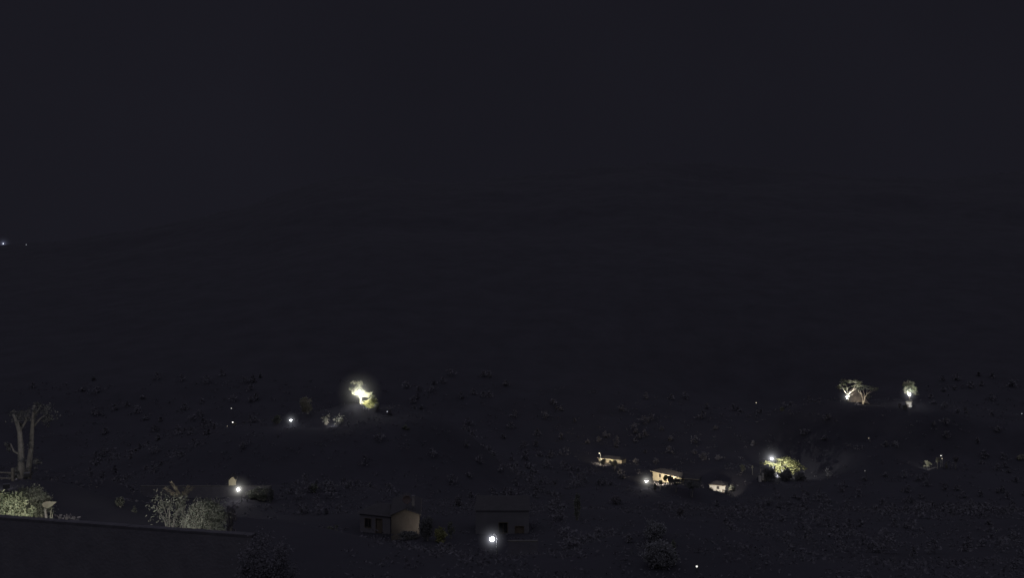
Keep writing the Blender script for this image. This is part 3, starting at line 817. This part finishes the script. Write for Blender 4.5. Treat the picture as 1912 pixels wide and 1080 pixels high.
tree('flat crowned tree with slim tan forked trunks, right of the floodlit pair', 1612, 754, 340,
     [([(1612, 754), (1611, 746), (1609, 738), (1606, 731)], 0.26, 0.10), ([(1612, 754), (1614, 744, -.2), (1618, 736, -.3), (1626, 730, -.3)], 0.24, 0.08),
      ([(1614, 744), (1614, 735, .3), (1612, 728, .4)], 0.13, 0.06), ([(1618, 736), (1619, 731), (1618, 726)], 0.1, 0.05), ([(1609, 738), (1604, 733, .3), (1602, 728)], 0.1, 0.05),
      ([(1618, 737), (1626, 734, .2), (1632, 729)], 0.09, 0.04)],
     [(1604, 727, 0, 7, 3.4, 70), (1612, 724, .3, 8, 3.6, 80), (1621, 724, -.3, 8, 3.4, 80), (1630, 726, .2, 8, 3.4, 70), (1638, 728, 0, 6, 3, 36), (1622, 742, .8, 7, 4, 36)],
     0.22, 'leafg', 'palebark', 'flat_crowned_tree', 122, dens=5.0)
street_lamp('white uplight glaring at the foot of the left flat crowned tree', 1581, 741.5, 338.6, 60, 0.24, (0.97, 0.98, 1), 0.003, 18, None, 0.0, name='uplight', hood=False, eps=0.01)
fill_light('low floodlight added at the foot of the glaring trunk aimed up into its crown', P(1580, 749, 337.5), P(1588, 722, 340), 11000, 85, (0.98, 0.98, 1))
fill_light('added floodlight whitening the base of the left flat crowned trunk', P(1581, 747.5, 338.3), P(1583, 740, 340), 1700, 80, (0.97, 0.98, 1))
fill_light('low floodlight added to light the slim tan forked trunks', P(1597, 753, 337), P(1614, 734, 341), 2300, 125, (1, 0.90, 0.76))
tree('round pale green tree glowing above a white lamp, alone on the right hill', 1698, 748, 342,
     [([(1698, 748), (1698, 740), (1699, 732)], 0.3, 0.18), ([(1699, 734), (1693, 727), (1690, 722)], 0.12, 0.05), ([(1699, 734), (1705, 727), (1708, 723)], 0.12, 0.05), ([(1699, 733), (1698, 722)], 0.12, 0.05)],
     [(1689, 725, 0, 7, 6, 120), (1698, 718, .3, 9, 6, 170), (1706, 722, -.2, 7, 6, 120), (1694, 731, -.5, 8, 5, 120), (1706, 731, -.3, 7, 6, 110), (1698, 725, -.6, 8, 5, 120), (1709, 736, 0, 6, 5, 60)],
     0.24, 'leafm', 'palebark', 'round_tree', 123, dens=2.2)
street_lamp('white lamp glaring in front of the round pale tree', 1698, 737, 339, 420, 0.3, (1, 1, 1), 0.004, 20, (0.9, 0.92, 1.0), 0.5, eps=0.006, hood=False, beam=(1698, 724, 342, 3400, 120))
fill_light('low floodlight added to light the tiny white shed', P(1699, 767, 333.5), P(1698, 756, 336), 900, 80, (1, 0.98, 0.95))
house('shed', 'tiny white shed wall below the round pale tree', 1692.5, 337, 1702, 336, 751, 2.6, 2.2, 0.5, 0.25, [(0.15, 0.75, 0.0, 1.3, 'door')], 'white', 'roof', cat='shed')
shrub('dark bush in front of the tiny white shed', 1690, 755, 768, 332, 10, M['leafd'], 0.24, 1.5, 'dark_bush', seed=131)
shrub('faint shrub left of the tiny white shed', 1680, 752, 760, 334, 8, M['leafp'], 0.24, 0.8, seed=132)

# ================================================================== RIGHT EDGE SMALL THINGS
shrub('bright pale shrub lit from below, left of the two tiny lamps at right', 1731, 857, 872, 298, 18, M['leafw'], 0.26, 0.3, seed=141, shell=0.0)
fill_light('added ground floodlight aimed at the bright pale shrub', P(1731, 874, 293.5), P(1731, 864, 298), 1800, 90, (1, 0.97, 0.85))
street_lamp('upper lamp of the two tiny lamps at right', 1757, 851.5, 300, 2.6, 0.18, WHITE)
street_lamp('lower dimmer lamp of the two tiny lamps at right', 1759, 857, 299, 1.1, 0.15, WARM, arm=-0.4)
shrub('small pale shrub between the bright shrub and the two tiny lamps', 1751, 853, 866, 296, 8, M['leafw'], 0.18, 0.9, seed=142)
shrub('faint purple grey shrub right of the two tiny lamps', 1784, 851, 864, 296, 12, M['leafp'], 0.2, 1.2, seed=143)
shrub('narrow pale plant below the two tiny lamps', 1767, 863, 874, 296, 6, M['leafw'], 0.18, 0.9, seed=144)
street_lamp('tiny lamp alone high on the slope left of the floodlit trees', 1412, 752.5, 420, 2.0, 0.24, WARM)
street_lamp('tiny lamp alone on the slope between the floodlit trees and the street lamp tree', 1622, 819, 320, 0.6, 0.16, WARM)
street_lamp('faintest tiny lamp low on the slope right of the yellow green tree', 1615, 880, 290, 0.25, 0.14, WHITE)
street_lamp('tiny lamp at the extreme right edge of the slope', 1908, 773, 330, 0.6, 0.16, COOL)
shrub('faint pale shrub at the extreme right edge', 1906, 848, 864, None, 14, M['leafw'], 0.15, 0.9, seed=146)
shrub('faint shrub on the slope right of the tiny high lamp', 1461, 760, 769, None, 8, M['leafg'], 0.15, 1.0, seed=147)
shrub('faint shrub high on the slope right of the shed', 1803, 760, 768, 345, 8, M['leafp'], 0.25, 1.0, seed=148)

# ================================================================== GLOWING TREE AND LAMPS (left slope)
tree('tree blazing white around the lamp in its crown on the left slope', 673, 752, 250,
     [([(673, 752), (673, 745), (672, 738)], 0.14, 0.11), ([(672, 740), (664, 733, -.3), (657, 730)], 0.1, 0.04), ([(672, 740), (682, 735, .3), (690, 734)], 0.1, 0.04), ([(672, 739), (671, 728)], 0.1, 0.05)],
     [(661, 734, -.2, 8, 5, 200), (669, 730, 0.2, 9, 6, 260), (678, 733, -.2, 9, 5, 260), (685, 737, -.6, 9, 6, 300), (693, 745, .3, 7, 6, 150), (656, 729, .8, 7, 5, 90), (664, 721, 1.0, 14, 7, 200), (692, 752, .6, 9, 5, 120),
      (671, 738, -.5, 8, 4, 160)],
     0.17, 'leafm', 'palebark', 'glowing_tree', 151, dens=2.0)
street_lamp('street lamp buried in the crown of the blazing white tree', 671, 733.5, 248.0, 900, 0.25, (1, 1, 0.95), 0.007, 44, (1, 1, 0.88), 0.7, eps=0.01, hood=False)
fill_light('tree floodlight added at the foot of the blazing white tree', P(679, 757, 244.0), P(675, 731, 250), 42000, 70, (1, 1, 0.9))
fill_light('added ground floodlight aimed at the lit slope shrub beside the blazing tree', P(684, 762, 244.5), P(692, 752, 248.5), 2600, 90, (1, 1, 0.85))
shrub('lit shrub on the slope at the lower right of the blazing tree', 691, 744, 762, 248.5, 28, M['leafy'], 0.17, 1.5, seed=152)
shrub('dark leafy shrub at the far right end of the lit slope shrub', 704, 751, 765, 247, 10, M['leafd'], 0.18, 1.2, seed=153)
shrub('small bluish plant right of the blazing tree and lower', 729, 763, 780, 246, 12, M['leafp'], 0.17, 0.9, seed=154)
street_lamp('tiny white lamp in the bluish plant right of the blazing tree', 723, 769, 244, 0.8, 0.12, COOL)
shrub('faint shrub low on the slope right of the blazing tree', 758, 793, 806, None, 14, M['leafg'], 0.15, 1.0, seed=155)

street_lamp('white street lamp on the left slope between dim shrubs', 543, 785, 246, 110, 0.26, (0.93, 0.96, 1), 0.004, 18, (0.9, 0.93, 1), 0.5, eps=0.005)
street_lamp('upper single lamp of the small cluster on the left slope', 432, 763, 300, 1.0, 0.16, WHITE)
street_lamp('brightest lamp in the lower part of the small cluster on the left slope', 434.5, 789, 300, 5, 0.2, WHITE)
street_lamp('dim lamp at the lower left of the small cluster on the left slope', 425, 796, 299, 1.8, 0.16, WARM)
shrub('pale plant lit at the foot of the small lamp cluster', 438, 789, 797, 298, 10, M['leafw'], 0.18, 0.8, seed=161)
shrub('dim shrub left of the white street lamp on the left slope', 517, 776, 789, 245, 18, M['leafg'], 0.2, 1.0, seed=162)
shrub('dim upright bush above and right of the white street lamp', 573, 739, 768, 249, 24, M['leafw'], 0.24, 1.4, seed=163)
shrub('speckled shrub with bright leaf glints, right of the white street lamp', 609, 774, 795, 243, 24, M['leafw'], 0.24, 0.22, seed=164, shell=0.1)
shrub('speckled shrub nearest the blazing tree with fewer glints', 633, 773, 796, 243, 24, M['leafw'], 0.24, 0.15, seed=165, shell=0.1)
fill_light('added ground floodlight aimed at the two speckled shrubs', P(618, 800, 240), P(621, 784, 243), 1500, 120, (0.95, 0.97, 1))

# ================================================================== RIDGE LIGHTS (far left)
for lab, x, y, p, r in (('bright bluish lamp on the ridge at the left edge', 6, 455, 60, 0.7), ('faint lamp on the ridge right of the bluish one', 49, 457, 8, 0.55)):
    D = 1490
    q = P(x, y, D)
    D2 = D
    for d in range(1300, 1510, 5):
        t = (x - 956) / F
        if G(t * d, d) <= -(y - 540) / F * d - 2: D2 = d
    street_lamp(lab, x, y, D2, p, r, (0.85, 0.9, 1.0), 0.0022 if x < 20 else 0, 16 if x < 20 else 0, (0.6, 0.65, 1.0), 1.0)

# ------------------------------------------------------------------ light of the night sky
world = bpy.data.worlds.new('World'); scene.world = world; world.use_nodes = True
nt = world.node_tree; nt.nodes.clear()
N = nt.nodes.new; l = nt.links.new
out = N('ShaderNodeOutputWorld'); bg = N('ShaderNodeBackground')
tc = N('ShaderNodeTexCoord'); sp = N('ShaderNodeSeparateXYZ'); rp = N('ShaderNodeValToRGB')
l(tc.outputs['Generated'], sp.inputs[0]); l(sp.outputs['Z'], rp.inputs['Fac'])
el = rp.color_ramp.elements
SKY = (0.0097, 0.0094, 0.0139)
el[0].position = 0.0; el[0].color = (*SKY, 1)
el[1].position = 0.42; el[1].color = (*SKY, 1)
e = rp.color_ramp.elements.new(0.62); e.color = (0.21, 0.207, 0.265, 1)
e = rp.color_ramp.elements.new(1.0); e.color = (0.25, 0.247, 0.315, 1)
nz = N('ShaderNodeTexNoise'); nz.inputs['Scale'].default_value = 3.0; nz.inputs['Detail'].default_value = 5
l(tc.outputs['Generated'], nz.inputs['Vector'])
mr = N('ShaderNodeMapRange'); mr.inputs['From Min'].default_value = 0.25; mr.inputs['From Max'].default_value = 0.75
mr.inputs['To Min'].default_value = 0.92; mr.inputs['To Max'].default_value = 1.08
l(nz.outputs['Fac'], mr.inputs['Value'])
l(rp.outputs['Color'], bg.inputs['Color']); l(mr.outputs[0], bg.inputs['Strength']); l(bg.outputs[0], out.inputs['Surface'])

sd = bpy.data.lights.new('moonlight', 'SUN'); sd.energy = 0.22; sd.angle = math.radians(40); sd.color = (0.90, 0.90, 1.0)
so = bpy.data.objects.new('moonlight', sd); C.objects.link(so)
so.rotation_euler = (math.radians(48), 0, math.radians(-12))

# ------------------------------------------------------------------ camera
cam = bpy.data.cameras.new('camera'); cam.sensor_width = 36.0; cam.lens = F / 1912.0 * 36.0
cam.clip_start = 0.1; cam.clip_end = 20000
co = bpy.data.objects.new('camera', cam); C.objects.link(co)
co.location = (0, 0, 0); co.rotation_euler = (math.radians(90), 0, 0)
scene.camera = co

scene.view_settings.view_transform = 'Standard'; scene.view_settings.look = 'None'; scene.view_settings.exposure = 0
scene.render.engine = 'CYCLES'
cy = scene.cycles
cy.use_denoising = True
cy.use_light_tree = True
cy.sample_clamp_indirect = 2.0
cy.max_bounces = 5; cy.volume_bounces = 0; cy.transparent_max_bounces = 16
cy.volume_max_steps = 256
